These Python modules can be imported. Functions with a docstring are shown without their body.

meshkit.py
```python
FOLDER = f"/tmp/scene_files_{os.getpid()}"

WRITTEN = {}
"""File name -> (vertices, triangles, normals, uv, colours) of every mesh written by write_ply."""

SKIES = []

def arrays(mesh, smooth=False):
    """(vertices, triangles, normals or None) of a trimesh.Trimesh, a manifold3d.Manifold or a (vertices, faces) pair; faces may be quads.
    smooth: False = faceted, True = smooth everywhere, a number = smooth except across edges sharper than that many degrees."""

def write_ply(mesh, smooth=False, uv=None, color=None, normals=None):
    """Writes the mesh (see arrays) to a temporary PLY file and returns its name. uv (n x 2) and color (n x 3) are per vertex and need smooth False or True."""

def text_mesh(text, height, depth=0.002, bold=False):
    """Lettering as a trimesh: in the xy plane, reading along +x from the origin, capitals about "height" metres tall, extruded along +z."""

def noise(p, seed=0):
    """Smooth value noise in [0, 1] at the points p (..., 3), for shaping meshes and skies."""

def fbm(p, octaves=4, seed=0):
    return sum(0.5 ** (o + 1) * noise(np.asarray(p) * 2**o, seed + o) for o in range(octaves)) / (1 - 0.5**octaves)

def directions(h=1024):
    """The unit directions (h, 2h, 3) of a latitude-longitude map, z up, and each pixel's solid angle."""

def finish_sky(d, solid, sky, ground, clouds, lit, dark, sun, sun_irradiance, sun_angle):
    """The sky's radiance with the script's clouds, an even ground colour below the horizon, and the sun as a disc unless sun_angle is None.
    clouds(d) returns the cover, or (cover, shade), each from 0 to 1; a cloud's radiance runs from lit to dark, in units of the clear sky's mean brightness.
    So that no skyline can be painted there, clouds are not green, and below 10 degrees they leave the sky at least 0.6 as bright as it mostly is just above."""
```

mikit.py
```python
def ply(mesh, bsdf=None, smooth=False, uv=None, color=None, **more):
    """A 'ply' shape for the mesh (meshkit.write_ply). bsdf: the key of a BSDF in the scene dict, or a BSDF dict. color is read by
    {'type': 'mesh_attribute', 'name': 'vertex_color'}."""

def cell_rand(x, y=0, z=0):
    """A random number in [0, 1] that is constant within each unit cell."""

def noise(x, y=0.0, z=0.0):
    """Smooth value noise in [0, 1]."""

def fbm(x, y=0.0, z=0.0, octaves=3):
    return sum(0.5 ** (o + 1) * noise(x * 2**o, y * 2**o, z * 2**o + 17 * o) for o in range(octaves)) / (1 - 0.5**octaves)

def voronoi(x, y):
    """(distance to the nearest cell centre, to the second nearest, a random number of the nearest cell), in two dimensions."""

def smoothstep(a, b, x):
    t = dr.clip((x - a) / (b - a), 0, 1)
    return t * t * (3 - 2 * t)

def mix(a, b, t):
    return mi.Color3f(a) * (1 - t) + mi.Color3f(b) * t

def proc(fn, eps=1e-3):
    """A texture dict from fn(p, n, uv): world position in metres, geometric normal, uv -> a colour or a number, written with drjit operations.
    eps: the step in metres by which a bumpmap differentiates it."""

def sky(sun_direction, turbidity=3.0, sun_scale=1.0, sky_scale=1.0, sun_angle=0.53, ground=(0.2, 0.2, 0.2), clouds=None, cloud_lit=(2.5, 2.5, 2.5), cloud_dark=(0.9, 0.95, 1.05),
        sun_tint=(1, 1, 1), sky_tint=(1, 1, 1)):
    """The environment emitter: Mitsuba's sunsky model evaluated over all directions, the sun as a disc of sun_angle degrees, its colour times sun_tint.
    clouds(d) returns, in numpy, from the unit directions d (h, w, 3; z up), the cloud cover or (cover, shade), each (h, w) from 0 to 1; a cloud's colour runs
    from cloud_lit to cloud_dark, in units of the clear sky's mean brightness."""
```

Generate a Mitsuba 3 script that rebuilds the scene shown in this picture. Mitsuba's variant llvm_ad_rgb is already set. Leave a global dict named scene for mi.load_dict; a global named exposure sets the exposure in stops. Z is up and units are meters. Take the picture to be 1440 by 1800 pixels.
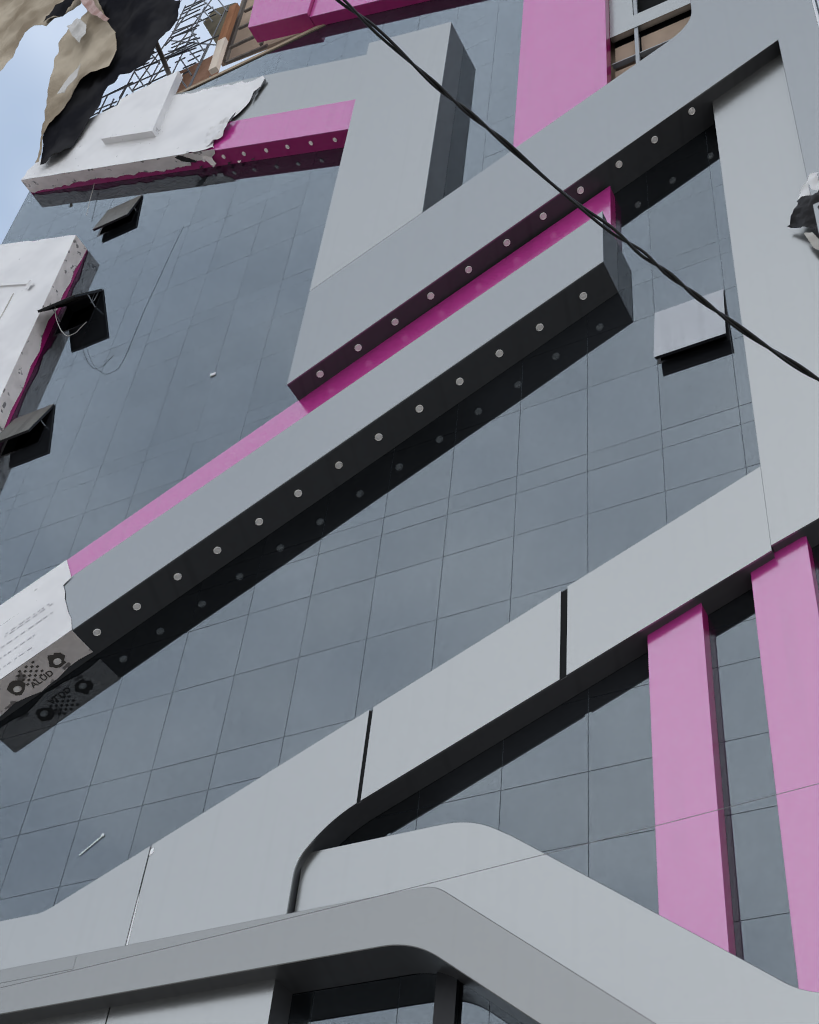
import math, random
import numpy as np, trimesh, mitsuba as mi, drjit as dr
import shapely
from shapely.geometry import Polygon, box as rect, LineString
from shapely.ops import unary_union
import mikit, meshkit
from mikit import proc, fbm, noise, smoothstep, mix, voronoi

random.seed(7)
rng = np.random.default_rng(7)
T = mi.ScalarTransform4f

# ------------------------------------------------------------------ camera, sky, exposure
CAM = [4.62, -11.111, 1.6]
scene = {'type': 'scene'}
labels = {}
scene['camera'] = {'type': 'perspective', 'fov_axis': 'x', 'fov': 33.0381,
                   'to_world': T().look_at(origin=CAM, target=[0.76967, -5.18613, 8.67608], up=[0.27547, -0.65799, 0.70083]),
                   'near_clip': 0.1, 'far_clip': 3000.0}


def clouds(d):
    d = np.asarray(d)
    zc = np.maximum(d[..., 2], 0.06)
    q = np.stack([d[..., 0] / (zc + 0.25), d[..., 1] / (zc + 0.25), 0 * zc], -1)
    n = meshkit.fbm(q * 2.2 + 3.1, 4, seed=5)
    n2 = meshkit.fbm(q * 8.0 + 9.0, 4, seed=11)
    el = np.clip(d[..., 2], 0, 1)
    shade = 0.51 + 0.95 * (n - 0.5) + 0.50 * (n2 - 0.5) - 0.36 * (el - 0.7) + 0.76 * np.clip(d[..., 1], -1, 1)
    return np.ones_like(shade), np.clip(shade, 0, 1)


scene['sky'] = mikit.sky((0.45, 0.70, 0.55), turbidity=4, sun_scale=0.1, sun_angle=30, sky_scale=1.0, clouds=clouds,
                         cloud_lit=(2.38, 2.46, 2.60), cloud_dark=(0.71, 0.91, 1.23), sun_tint=(1.0, 0.97, 0.93), ground=(0.2, 0.2, 0.2))
exposure = 2.62

# ------------------------------------------------------------------ materials


def two(b):
    return {'type': 'twosided', 'b': b}


def rgb(*c):
    return {'type': 'rgb', 'value': list(c)}


def mottle(c, amp, s=0.8, s2=6.0):
    def fn(p, n, uv):
        v = 1 + amp * (fbm(p.x * s + p.y, p.z * s, p.y * s, 3) - 0.5) * 2 + amp * 0.5 * (noise(p.x * s2, p.z * s2, p.y * s2) - 0.5)
        v = v - amp * 1.6 * smoothstep(0.62, 0.95, noise(p.x * 11.0 + p.y * 3, p.z * 0.55, 3.0))
        return mi.Color3f(*c) * v
    return proc(fn)


def acp(c, metal, alpha, w, amp=0.05):
    return two({'type': 'blendbsdf', 'weight': w,
                'a': {'type': 'diffuse', 'reflectance': mottle(c, amp)},
                'b': {'type': 'roughconductor', 'distribution': 'ggx', 'alpha': alpha, 'specular_reflectance': rgb(*metal)}})


scene['silver_light'] = acp((0.26, 0.26, 0.255), (0.372, 0.385, 0.385), 0.065, 0.84, 0.04)
scene['silver_dark'] = acp((0.21, 0.21, 0.21), (0.305, 0.323, 0.333), 0.06, 0.84, 0.04)
scene['silver_canopy'] = acp((0.18, 0.18, 0.185), (0.272, 0.28, 0.278), 0.07, 0.84, 0.05)
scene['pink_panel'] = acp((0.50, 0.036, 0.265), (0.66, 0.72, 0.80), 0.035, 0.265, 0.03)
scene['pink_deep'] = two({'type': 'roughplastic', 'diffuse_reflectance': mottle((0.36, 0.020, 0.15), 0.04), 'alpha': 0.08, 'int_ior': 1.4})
scene['charcoal'] = two({'type': 'roughplastic', 'diffuse_reflectance': mottle((0.060, 0.062, 0.066), 0.08), 'alpha': 0.16, 'int_ior': 1.47})
def dust(p, n, uv):
    a = fbm(p.x * 0.35 + 5, p.z * 0.35, 0.0, 4)
    return mi.Color3f(0.0055, 0.006, 0.007) * (0.5 + 1.8 * smoothstep(0.3, 0.8, a))


scene['glass'] = two({'type': 'plastic', 'diffuse_reflectance': proc(dust), 'int_ior': 2.36, 'specular_reflectance': rgb(0.785, 0.905, 1.0)})
for gk, gs in (('glass_b', 0.955), ('glass_c', 1.0)):
    scene[gk] = two({'type': 'plastic', 'diffuse_reflectance': proc(dust), 'int_ior': 2.36, 'specular_reflectance': rgb(0.79 * gs, 0.91 * gs, 1.0 * gs)})
scene['glass_pale'] = two({'type': 'blendbsdf', 'weight': 0.30, 'a': {'type': 'diffuse', 'reflectance': mottle((0.12, 0.125, 0.13), 0.1)},
                           'b': {'type': 'roughconductor', 'alpha': 0.05, 'specular_reflectance': rgb(0.9, 0.92, 0.95)}})
scene['sash_dusty'] = two({'type': 'blendbsdf', 'weight': 0.12, 'a': {'type': 'diffuse', 'reflectance': mottle((0.13, 0.13, 0.12), 0.15, 2.0)},
                           'b': {'type': 'roughconductor', 'alpha': 0.05, 'specular_reflectance': rgb(0.9, 0.92, 0.95)}})
scene['gasket'] = two({'type': 'diffuse', 'reflectance': rgb(0.13, 0.15, 0.17)})
scene['frame_dark'] = two({'type': 'roughplastic', 'diffuse_reflectance': rgb(0.012, 0.013, 0.016), 'alpha': 0.2, 'int_ior': 1.35})
scene['frame_light'] = two({'type': 'roughplastic', 'diffuse_reflectance': mottle((0.30, 0.33, 0.36), 0.05), 'alpha': 0.2})
scene['interior'] = two({'type': 'diffuse', 'reflectance': rgb(0.02, 0.021, 0.022)})
scene['lamp_white'] = two({'type': 'roughplastic', 'diffuse_reflectance': rgb(0.90, 0.88, 0.85), 'alpha': 0.1})
scene['lamp_lens'] = two({'type': 'roughplastic', 'diffuse_reflectance': rgb(0.93, 0.91, 0.88), 'alpha': 0.05})
scene['lamp_old'] = two({'type': 'roughplastic', 'diffuse_reflectance': mottle((0.80, 0.77, 0.72), 0.15, 3.0, 30.0), 'alpha': 0.15})
scene['black_rubber'] = two({'type': 'roughplastic', 'diffuse_reflectance': rgb(0.004, 0.004, 0.0045), 'alpha': 0.28, 'int_ior': 1.33})


def film_colour(p, n, uv):
    g = fbm(p.x * 0.9, p.z * 0.9, p.y * 0.9, 4)
    sp = smoothstep(0.74, 0.80, fbm(p.x * 6.0, p.z * 6.0, p.y * 6.0, 3))
    c = mix((0.80, 0.80, 0.80), (0.68, 0.68, 0.69), smoothstep(0.35, 0.75, g))
    return mix(c, (0.35, 0.34, 0.34), sp * 0.6)


scene['film'] = two({'type': 'bumpmap', 'arbitrary': proc(lambda p, n, uv: 0.012 * fbm(p.x * 5 + p.z * 2, p.z * 4 - p.x, p.y * 4, 4), eps=0.01),
                     'bsdf': {'type': 'roughplastic', 'diffuse_reflectance': proc(film_colour), 'alpha': 0.25}})


def film_under(p, n, uv):
    g = fbm(p.x * 3.5, p.z * 3.5, p.y * 5, 4)
    sp = smoothstep(0.66, 0.74, fbm(p.x * 7.0 + 4, p.z * 7.0, p.y * 7.0, 3))
    c = mix((0.90, 0.83, 0.80), (0.76, 0.70, 0.67), smoothstep(0.3, 0.8, g))
    return mix(c, (0.10, 0.09, 0.09), sp * 0.8)


scene['film_underside'] = two({'type': 'roughplastic', 'diffuse_reflectance': proc(film_under), 'alpha': 0.3})
scene['print_grey'] = two({'type': 'diffuse', 'reflectance': rgb(0.62, 0.62, 0.65)})
scene['print_dark'] = two({'type': 'diffuse', 'reflectance': rgb(0.10, 0.092, 0.085)})


def fold(c1, c2, s):
    def fn(p, n, uv):
        return mix(c1, c2, smoothstep(0.35, 0.7, fbm(p.x * s, p.y * s, p.z * s * 0.5, 4)))
    return proc(fn)


scene['tarp_beige'] = two({'type': 'diffuse', 'reflectance': fold((0.47, 0.41, 0.32), (0.25, 0.205, 0.15), 0.8)})
scene['tarp_grey'] = two({'type': 'roughplastic', 'diffuse_reflectance': fold((0.50, 0.48, 0.44), (0.36, 0.34, 0.30), 2.0), 'alpha': 0.3})
scene['tarp_rag'] = two({'type': 'diffuse', 'reflectance': fold((0.50, 0.38, 0.36), (0.34, 0.22, 0.20), 3.0)})
scene['black_sheet'] = two({'type': 'diffuse', 'reflectance': fold((0.014, 0.0145, 0.018), (0.034, 0.034, 0.037), 1.2)})
scene['black_plastic'] = two({'type': 'roughplastic', 'diffuse_reflectance': fold((0.006, 0.006, 0.008), (0.014, 0.014, 0.016), 2.0), 'alpha': 0.3, 'int_ior': 1.24})


def wood(c1, c2, axis_z=True):
    def fn(p, n, uv):
        g = noise(p.x * 22, p.y * 22, p.z * 1.3) * 0.6 + noise(p.x * 5, p.y * 5, p.z * 0.6) * 0.4
        return mix(c1, c2, g)
    return proc(fn)


scene['wood_orange'] = two({'type': 'diffuse', 'reflectance': wood((0.40, 0.21, 0.12), (0.26, 0.12, 0.07))})
scene['wood_pale'] = two({'type': 'diffuse', 'reflectance': wood((0.80, 0.72, 0.62), (0.66, 0.58, 0.48))})
scene['wood_tan'] = two({'type': 'diffuse', 'reflectance': wood((0.46, 0.38, 0.29), (0.32, 0.26, 0.19))})
scene['wood_grey'] = two({'type': 'diffuse', 'reflectance': wood((0.20, 0.18, 0.16), (0.10, 0.09, 0.085))})
scene['terracotta'] = two({'type': 'diffuse', 'reflectance': fold((0.42, 0.25, 0.18), (0.33, 0.19, 0.13), 2.5)})
scene['olive_board'] = two({'type': 'diffuse', 'reflectance': fold((0.17, 0.15, 0.11), (0.11, 0.10, 0.08), 2.0)})
scene['brown_board'] = two({'type': 'diffuse', 'reflectance': fold((0.40, 0.31, 0.24), (0.30, 0.23, 0.18), 1.0)})
scene['steel_tube'] = two({'type': 'roughplastic', 'diffuse_reflectance': rgb(0.045, 0.05, 0.062), 'alpha': 0.25})
scene['concrete'] = two({'type': 'diffuse', 'reflectance': mottle((0.36, 0.35, 0.33), 0.12)})
scene['street_surface'] = two({'type': 'diffuse', 'reflectance': mottle((0.46, 0.43, 0.39), 0.12, 0.4, 3.0)})
scene['road_surface'] = two({'type': 'diffuse', 'reflectance': mottle((0.24, 0.235, 0.225), 0.15, 0.5, 4.0)})
scene['cord_grey'] = two({'type': 'diffuse', 'reflectance': rgb(0.05, 0.055, 0.06)})
scene['wire_grey'] = two({'type': 'diffuse', 'reflectance': rgb(0.20, 0.20, 0.21)})
scene['paper'] = two({'type': 'diffuse', 'reflectance': rgb(0.80, 0.80, 0.82)})

# ------------------------------------------------------------------ mesh helpers
used = {}


def numbered(key):
    n = used.get(key, 0)
    used[key] = n + 1
    return key if n == 0 else f'{key}_{n:03d}'


def put(key, mesh, mat, smooth=False):
    key = numbered(key)
    scene[key] = mikit.ply(mesh, mat, smooth=smooth)
    return key


def polyarea(p):
    p = np.asarray(p)
    return 0.5 * np.sum(p[:, 0] * np.roll(p[:, 1], -1) - p[:, 1] * np.roll(p[:, 0], -1))


def ccw(p):
    p = np.asarray(p, float)
    return p if polyarea(p) > 0 else p[::-1]


def inset(p, c):
    """moves every corner of a counter-clockwise outline inwards by c (mitred)"""
    a = p - np.roll(p, 1, 0)
    b = np.roll(p, -1, 0) - p
    a /= np.linalg.norm(a, axis=1)[:, None]
    b /= np.linalg.norm(b, axis=1)[:, None]
    na, nb = np.stack([-a[:, 1], a[:, 0]], 1), np.stack([-b[:, 1], b[:, 0]], 1)
    m = na + nb
    m /= np.maximum((m * na).sum(1), 0.35)[:, None] * np.linalg.norm(m, axis=1)[:, None] ** 0
    s = (na + nb)
    k = 1 / np.maximum((s * na).sum(1), 0.4)
    return p + s * (c * k)[:, None]


def tri2d(p):
    v, f = trimesh.creation.triangulate_polygon(Polygon(p), engine='earcut')
    return np.asarray(v)[:, :2], np.asarray(f)


def prism(p, y0, y1, c=0.0):
    """outline p in (x, z) from the front y0 (smaller) to the back y1, the front edge chamfered by c"""
    p = ccw(p)
    n = len(p)
    rings = []
    if c > 0:
        rings.append((inset(p, c), y0))
        rings.append((p, y0 + c))
    else:
        rings.append((p, y0))
    rings.append((p, y1))
    V = np.vstack([np.stack([r[:, 0], np.full(n, y), r[:, 1]], 1) for r, y in rings])
    F = []
    for k in range(len(rings) - 1):
        for i in range(n):
            j = (i + 1) % n
            a, b, cc, d = k * n + i, k * n + j, (k + 1) * n + j, (k + 1) * n + i
            F += [(a, cc, b), (a, d, cc)]
    for ri, flip in ((0, False), (len(rings) - 1, True)):
        q, f = tri2d(rings[ri][0])
        base = len(V)
        V = np.vstack([V, np.stack([q[:, 0], np.full(len(q), rings[ri][1]), q[:, 1]], 1)])
        for t in f:
            a, b, cc = q[t[0]], q[t[1]], q[t[2]]
            up = (b[0] - a[0]) * (cc[1] - a[1]) - (b[1] - a[1]) * (cc[0] - a[0]) > 0
            t = t if up != flip else t[::-1]
            F.append(tuple(base + np.asarray(t)))
    m = trimesh.Trimesh(V, np.array(F), process=False)
    m.fix_normals() if False else None
    return m


def bx(x0, x1, y0, y1, z0, z1):
    m = trimesh.creation.box(extents=(x1 - x0, y1 - y0, z1 - z0))
    m.apply_translation(((x0 + x1) / 2, (y0 + y1) / 2, (z0 + z1) / 2))
    return m


def cat(*ms):
    return trimesh.util.concatenate(list(ms))


def poly_of(g):
    """the outlines of a shapely geometry"""
    gs = [g] if g.geom_type == 'Polygon' else [q for q in g.geoms if q.geom_type == 'Polygon']
    return [np.array(shapely.remove_repeated_points(q, 1e-4).exterior.coords)[:-1] for q in gs if q.area > 1e-4]


def rounded(p, r, which):
    """rounds the corners listed in which of outline p with radius r"""
    p = [np.asarray(q, float) for q in p]
    out = []
    for i, q in enumerate(p):
        if i not in which:
            out.append(q)
            continue
        rr = which[i] if isinstance(which, dict) else r
        a, b = p[i - 1] - q, p[(i + 1) % len(p)] - q
        a, b = a / np.linalg.norm(a), b / np.linalg.norm(b)
        s = q + a * rr
        e = q + b * rr
        for t in np.linspace(0, 1, 11):
            out.append((1 - t) ** 2 * s + 2 * t * (1 - t) * q + t ** 2 * e)
    return np.array(out)


def tube(pts, r, sides=8):
    pts = np.asarray(pts, float)
    t = np.gradient(pts, axis=0)
    t /= np.linalg.norm(t, axis=1, keepdims=True) + 1e-12
    ref = np.array([0.31, 0.2, 0.93])
    a = np.cross(t, ref)
    a /= np.linalg.norm(a, axis=1, keepdims=True) + 1e-12
    b = np.cross(t, a)
    ang = np.arange(sides) * 2 * np.pi / sides
    r = np.broadcast_to(r, (len(pts),))
    v = pts[:, None] + r[:, None, None] * (np.cos(ang)[None, :, None] * a[:, None] + np.sin(ang)[None, :, None] * b[:, None])
    f = []
    n = len(pts)
    for i in range(n - 1):
        for j in range(sides):
            k = (j + 1) % sides
            f += [(i * sides + j, (i + 1) * sides + k, i * sides + k), (i * sides + j, (i + 1) * sides + j, (i + 1) * sides + k)]
    v = v.reshape(-1, 3)
    v = np.vstack([v, pts[0], pts[-1]])
    for j in range(sides):
        k = (j + 1) % sides
        f += [(len(v) - 2, j, k), (len(v) - 1, (n - 1) * sides + k, (n - 1) * sides + j)]
    return trimesh.Trimesh(v, np.array(f), process=False)


def bar(a, b, w, h=None):
    """a straight square bar from a to b"""
    a, b = np.asarray(a, float), np.asarray(b, float)
    L = np.linalg.norm(b - a)
    m = trimesh.creation.box(extents=(w, h or w, L))
    z = (b - a) / L
    x = np.cross([0, 1, 0], z)
    x /= np.linalg.norm(x)
    M = np.eye(4)
    M[:3, 0], M[:3, 1], M[:3, 2], M[:3, 3] = x, np.cross(z, x), z, (a + b) / 2
    m.apply_transform(M)
    return m


def sheet(p, fn, step=0.12, thick=0.004):
    """a thin torn sheet: outline p in its own (u, v); fn maps (n, 2) points to positions and fn(q, off) lifts them along the normal"""
    g = Polygon(p).buffer(0)
    pts = [np.array(shapely.segmentize(q, step).exterior.coords)[:-1] for q in (g.geoms if hasattr(g, 'geoms') else [g])]
    edge = np.vstack(pts)
    x0, y0, x1, y1 = g.bounds
    gx, gy = np.meshgrid(np.arange(x0 + step * 0.4, x1, step), np.arange(y0 + step * 0.4, y1, step))
    inn = np.stack([gx.ravel(), gy.ravel()], 1)
    inn = inn + 0.2 * step * (np.random.default_rng(3).random(inn.shape) - 0.5)
    keep = shapely.contains_xy(g.buffer(-0.35 * step), inn[:, 0], inn[:, 1])
    q = np.vstack([edge, inn[keep]])
    from scipy.spatial import Delaunay
    f = Delaunay(q).simplices
    c = q[f].mean(1)
    f = f[shapely.contains_xy(g.buffer(1e-6), c[:, 0], c[:, 1])]
    a, b, cc = q[f[:, 0]], q[f[:, 1]], q[f[:, 2]]
    ar = (b[:, 0] - a[:, 0]) * (cc[:, 1] - a[:, 1]) - (b[:, 1] - a[:, 1]) * (cc[:, 0] - a[:, 0])
    f = f[np.abs(ar) > 1e-9]
    ar = ar[np.abs(ar) > 1e-9]
    f[ar < 0] = f[ar < 0][:, ::-1]
    top, bot = fn(q, thick), fn(q, 0.0)
    n = len(q)
    e = np.sort(np.vstack([f[:, [0, 1]], f[:, [1, 2]], f[:, [2, 0]]]), axis=1)
    u, cnt = np.unique(e, axis=0, return_counts=True)
    rim = u[cnt == 1]
    side = np.vstack([np.stack([rim[:, 0], rim[:, 1], rim[:, 1] + n], 1), np.stack([rim[:, 0], rim[:, 1] + n, rim[:, 0] + n], 1)])
    return trimesh.Trimesh(np.vstack([top, bot]), np.vstack([f, f[:, ::-1] + n, side]), process=False)


def ragged(p, amp, step, seed, skip=()):
    """roughens the edges of an outline, except the edges listed in skip"""
    r = np.random.default_rng(seed)
    out = []
    p = [np.asarray(q, float) for q in p]
    for i, a in enumerate(p):
        b = p[(i + 1) % len(p)]
        out.append(a)
        if i in skip:
            continue
        L = np.linalg.norm(b - a)
        d = (b - a) / L
        nrm = np.array([-d[1], d[0]])
        k = int(L / step)
        for j in range(1, k):
            out.append(a + d * (L * (j + r.uniform(-0.3, 0.3)) / k) + nrm * r.normal(0, amp))
    return np.array(out)


# ------------------------------------------------------------------ ground
put('street', bx(-900, 900, -900, 900, -0.5, 0.0), 'street_surface')
labels['street'] = {'kind': 'structure'}
put('road', bx(-900, 900, -24.0, -14.0, -0.3, 0.004), 'road_surface')
labels['road'] = {'kind': 'structure'}

# ------------------------------------------------------------------ the building
B = 'office_building'
labels[B] = {'label': 'unfinished office building with grey glass curtain wall and silver and pink slanted cladding beams', 'category': 'building'}

XL, XR, ZT = -15.45, 4.05, 33.35
xs = [XL, -14.75, -13.8, -12.85, -11.9, -10.9, -9.95, -9.0] + list(range(-8, 4)) + [XR]
zs = [0.0, 1.1, 2.2, 3.3, 4.4, 5.5, 6.35, 7.2, 8.05, 9.16, 10.01, 10.96, 11.49, 12.745, 13.81, 14.58, 14.92, 16.25, 17.36, 18.2, 18.55, 19.95, 21.07, 21.92, 22.27, 23.68, 24.81, 25.65, 26.0,
      27.38, 28.47, 29.3, 29.65, 31.05, 32.15, ZT]
# windows: (x0, x1, z of hinge, height of opening, outward throw, drop)
WINS = [(1.0, 2.0, 17.36, 1.11, 0.15, 1.16), (-11.9, -10.9, 28.47, 1.09, 0.17, 1.06), (-11.9, -10.9, 24.81, 1.13, 0.57, 0.95), (-11.9, -10.9, 21.07, 1.12, 0.30, 1.07)]
TOPWIN = rect(0.30, 24.2, 2.6, 29.6)
holes = [rect(x0, z - h, x1, z) for x0, x1, z, h, o, dz in WINS]

# backing grid of dark mullions behind the panes: only bars, so the open windows stay open
ms = []
for x in xs:
    ms.append((x, 'v'))
grid = []
for x in xs:
    seg = LineString([(x, 0), (x, ZT)]).buffer(0.035, cap_style=2)
    grid.append(seg)
for z in zs:
    grid.append(LineString([(XL, z), (XR, z)]).buffer(0.035, cap_style=2))
mull = []
for x in xs:
    z0 = 0.0
    if abs(x - 1.0) < 1e-6 or abs(x - 2.0) < 1e-6:
        mull.append(bx(x - 0.035, x + 0.035, 0.011, 0.10, 0.0, 24.2))
        mull.append(bx(x - 0.035, x + 0.035, 0.011, 0.10, 29.6, ZT))
    else:
        mull.append(bx(x - 0.035, x + 0.035, 0.011, 0.10, 0.0, ZT))
for z in zs:
    for a, b in zip(xs[:-1], xs[1:]):
        if TOPWIN.buffer(-0.05).intersects(LineString([(a, z), (b, z)])):
            continue
        mull.append(bx(a + 0.036, b - 0.036, 0.012, 0.095, z - 0.03, z + 0.03))
CW = put(B + '__curtain_wall', cat(*mull), 'gasket')

# panes
SC = ([[0.881, 0.465, 0.09], [-0.275, 0.658, -0.701], [-0.385, 0.592, 0.708]], np.float64(1.686))


def in_view(x, y, z):
    """rough size of a pane in the picture, to choose which panes are parts of their own"""
    v = np.array([x, y, z]) - np.array(CAM)
    q = np.array(SC[0]) @ v
    if q[2] < 0.1:
        return None
    return SC[1] * q[0] / q[2], SC[1] * q[1] / q[2], q[2]


panes, rest = [], []
for a, b in zip(xs[:-1], xs[1:]):
    for c, d in zip(zs[:-1], zs[1:]):
        cell = rect(a, c, b, d)
        if any(h.buffer(-0.03).intersects(cell) for h in holes) or TOPWIN.buffer(-0.05).intersects(cell):
            continue
        gp = 0.0045 if c > 17 else 0.0075
        w, h = b - a - gp, d - c - gp
        m = trimesh.creation.box(extents=(w, 0.008, h))
        rx, rz = rng.normal(0, 0.0013, 2)
        m.apply_transform(trimesh.transformations.euler_matrix(rx, 0, rz))
        m.apply_translation(((a + b) / 2, 0.005, (c + d) / 2))
        q = in_view((a + b) / 2, 0, (c + d) / 2)
        if q is None:
            rest.append(m)
            continue
        inside = abs(q[0]) < 0.36 and abs(q[1]) < 0.45
        panes.append((inside * (w * h) / q[2] ** 2, m))
panes.sort(key=lambda t: -t[0])
for k, (s, m) in enumerate(panes):
    if k < 290 and s > 0:
        put(CW + '__glass_pane', m, ('glass', 'glass_b', 'glass_c')[int(rng.integers(0, 3))])
    else:
        rest.append(m)
put(CW + '__outer_glass_panes', cat(*rest), 'glass')
labels[CW + '__outer_glass_panes'] = {'kind': 'stuff'}

# shell of the building behind the glass
shell = [bx(XL, XR, 11.8, 12.0, 0, ZT), bx(XL, XL + 0.15, 0.12, 11.8, 0, ZT), bx(XR - 0.15, XR, 0.12, 11.8, 0, ZT), bx(XL + 0.15, XR - 0.15, 0.6, 11.8, ZT - 0.25, ZT - 0.02)]
for zf in (4.4, 8.05, 11.49, 14.75, 18.37, 22.1, 25.8, 29.5):
    shell.append(bx(XL + 0.15, XR - 0.15, 0.6, 11.8, zf - 0.2, zf))
put(B + '__shell', cat(*shell), 'concrete')
# dark blinds close off the rooms behind the glass
put(B + '__inner_lining', bx(XL + 0.16, XR - 0.16, 0.50, 0.56, 0.02, ZT - 0.3), 'interior')

# ---- open windows
for k, (x0, x1, z, h, out, dz) in enumerate(WINS):
    W = numbered(B + '__awning_window')
    fr = []
    fr += [bx(x0 + 0.006, x0 + 0.05, 0.001, 0.20, z - h + 0.006, z - 0.006), bx(x1 - 0.05, x1 - 0.006, 0.001, 0.20, z - h + 0.006, z - 0.006),
           bx(x0 + 0.05, x1 - 0.05, 0.003, 0.20, z - h + 0.006, z - h + 0.05), bx(x0 + 0.05, x1 - 0.05, 0.003, 0.20, z - 0.05, z - 0.006)]
    scene[W] = mikit.ply(cat(*fr), 'frame_dark')
    L = math.hypot(out, dz)
    th = math.atan2(out, dz)

    def hang(m):
        m.apply_transform(trimesh.transformations.rotation_matrix(-th, (1, 0, 0)))
        m.apply_translation(((x0 + x1) / 2, -0.022, z - 0.008))
        return m
    w = x1 - x0 - 0.02
    gl = bx(-w / 2, w / 2, -0.006, 0.0, -L, 0)
    put(W + '__sash_glass', hang(gl), 'glass_pale' if k == 0 else 'sash_dusty')
    sf = cat(bx(-w / 2 + 0.01, -w / 2 + 0.06, 0.001, 0.045, -L + 0.01, -0.01), bx(w / 2 - 0.06, w / 2 - 0.01, 0.001, 0.045, -L + 0.01, -0.01),
             bx(-w / 2 + 0.06, w / 2 - 0.06, 0.001, 0.045, -L + 0.01, -L + 0.06), bx(-w / 2 + 0.06, w / 2 - 0.06, 0.001, 0.045, -0.06, -0.01))
    put(W + '__sash_frame', hang(sf), 'frame_dark')
    for sx in (-1, 1):
        xa = (x0 + x1) / 2 + sx * (w / 2 - 0.03)
        put(W + '__stay_arm', bar((xa, 0.02, z - 0.62), (xa, -0.022 - out * 0.55 + 0.03, z - dz * 0.55), 0.018, 0.012), 'frame_light')
    if k == 2:
        put(W + '__handle', tube([(-10.99, -0.03, z - 0.10), (-10.99, -0.05, z - 0.42), (-11.06, -0.05, z - 0.46), (-11.07, -0.05, z - 0.12)], 0.009, 6), 'frame_light', 30)


# ---- clad beams: a bright front panel with a dark body behind it
def clad(name, p, d, back, front_mat, body_mat, gaps=(), c=0.006, seam=None):
    """front panels at depth d in front of the glass; gaps: shapely rects cut out of the front"""
    p = ccw(p)
    body = prism(inset(p, 0.004), -d + 0.024, back)
    K = put(f'{B}__{name}', body, body_mat)
    g = Polygon(p)
    for q in gaps:
        g = g.difference(q)
    for q in poly_of(g):
        put(K + '__front_panel', prism(q, -d, -d + 0.023, c), front_mat)
    for q in gaps:
        s = Polygon(p).buffer(-0.012).intersection(q)
        for o in poly_of(s):
            put(K + '__joint', prism(o, -d + 0.019, -d + 0.0235), 'interior')
    return K


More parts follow.
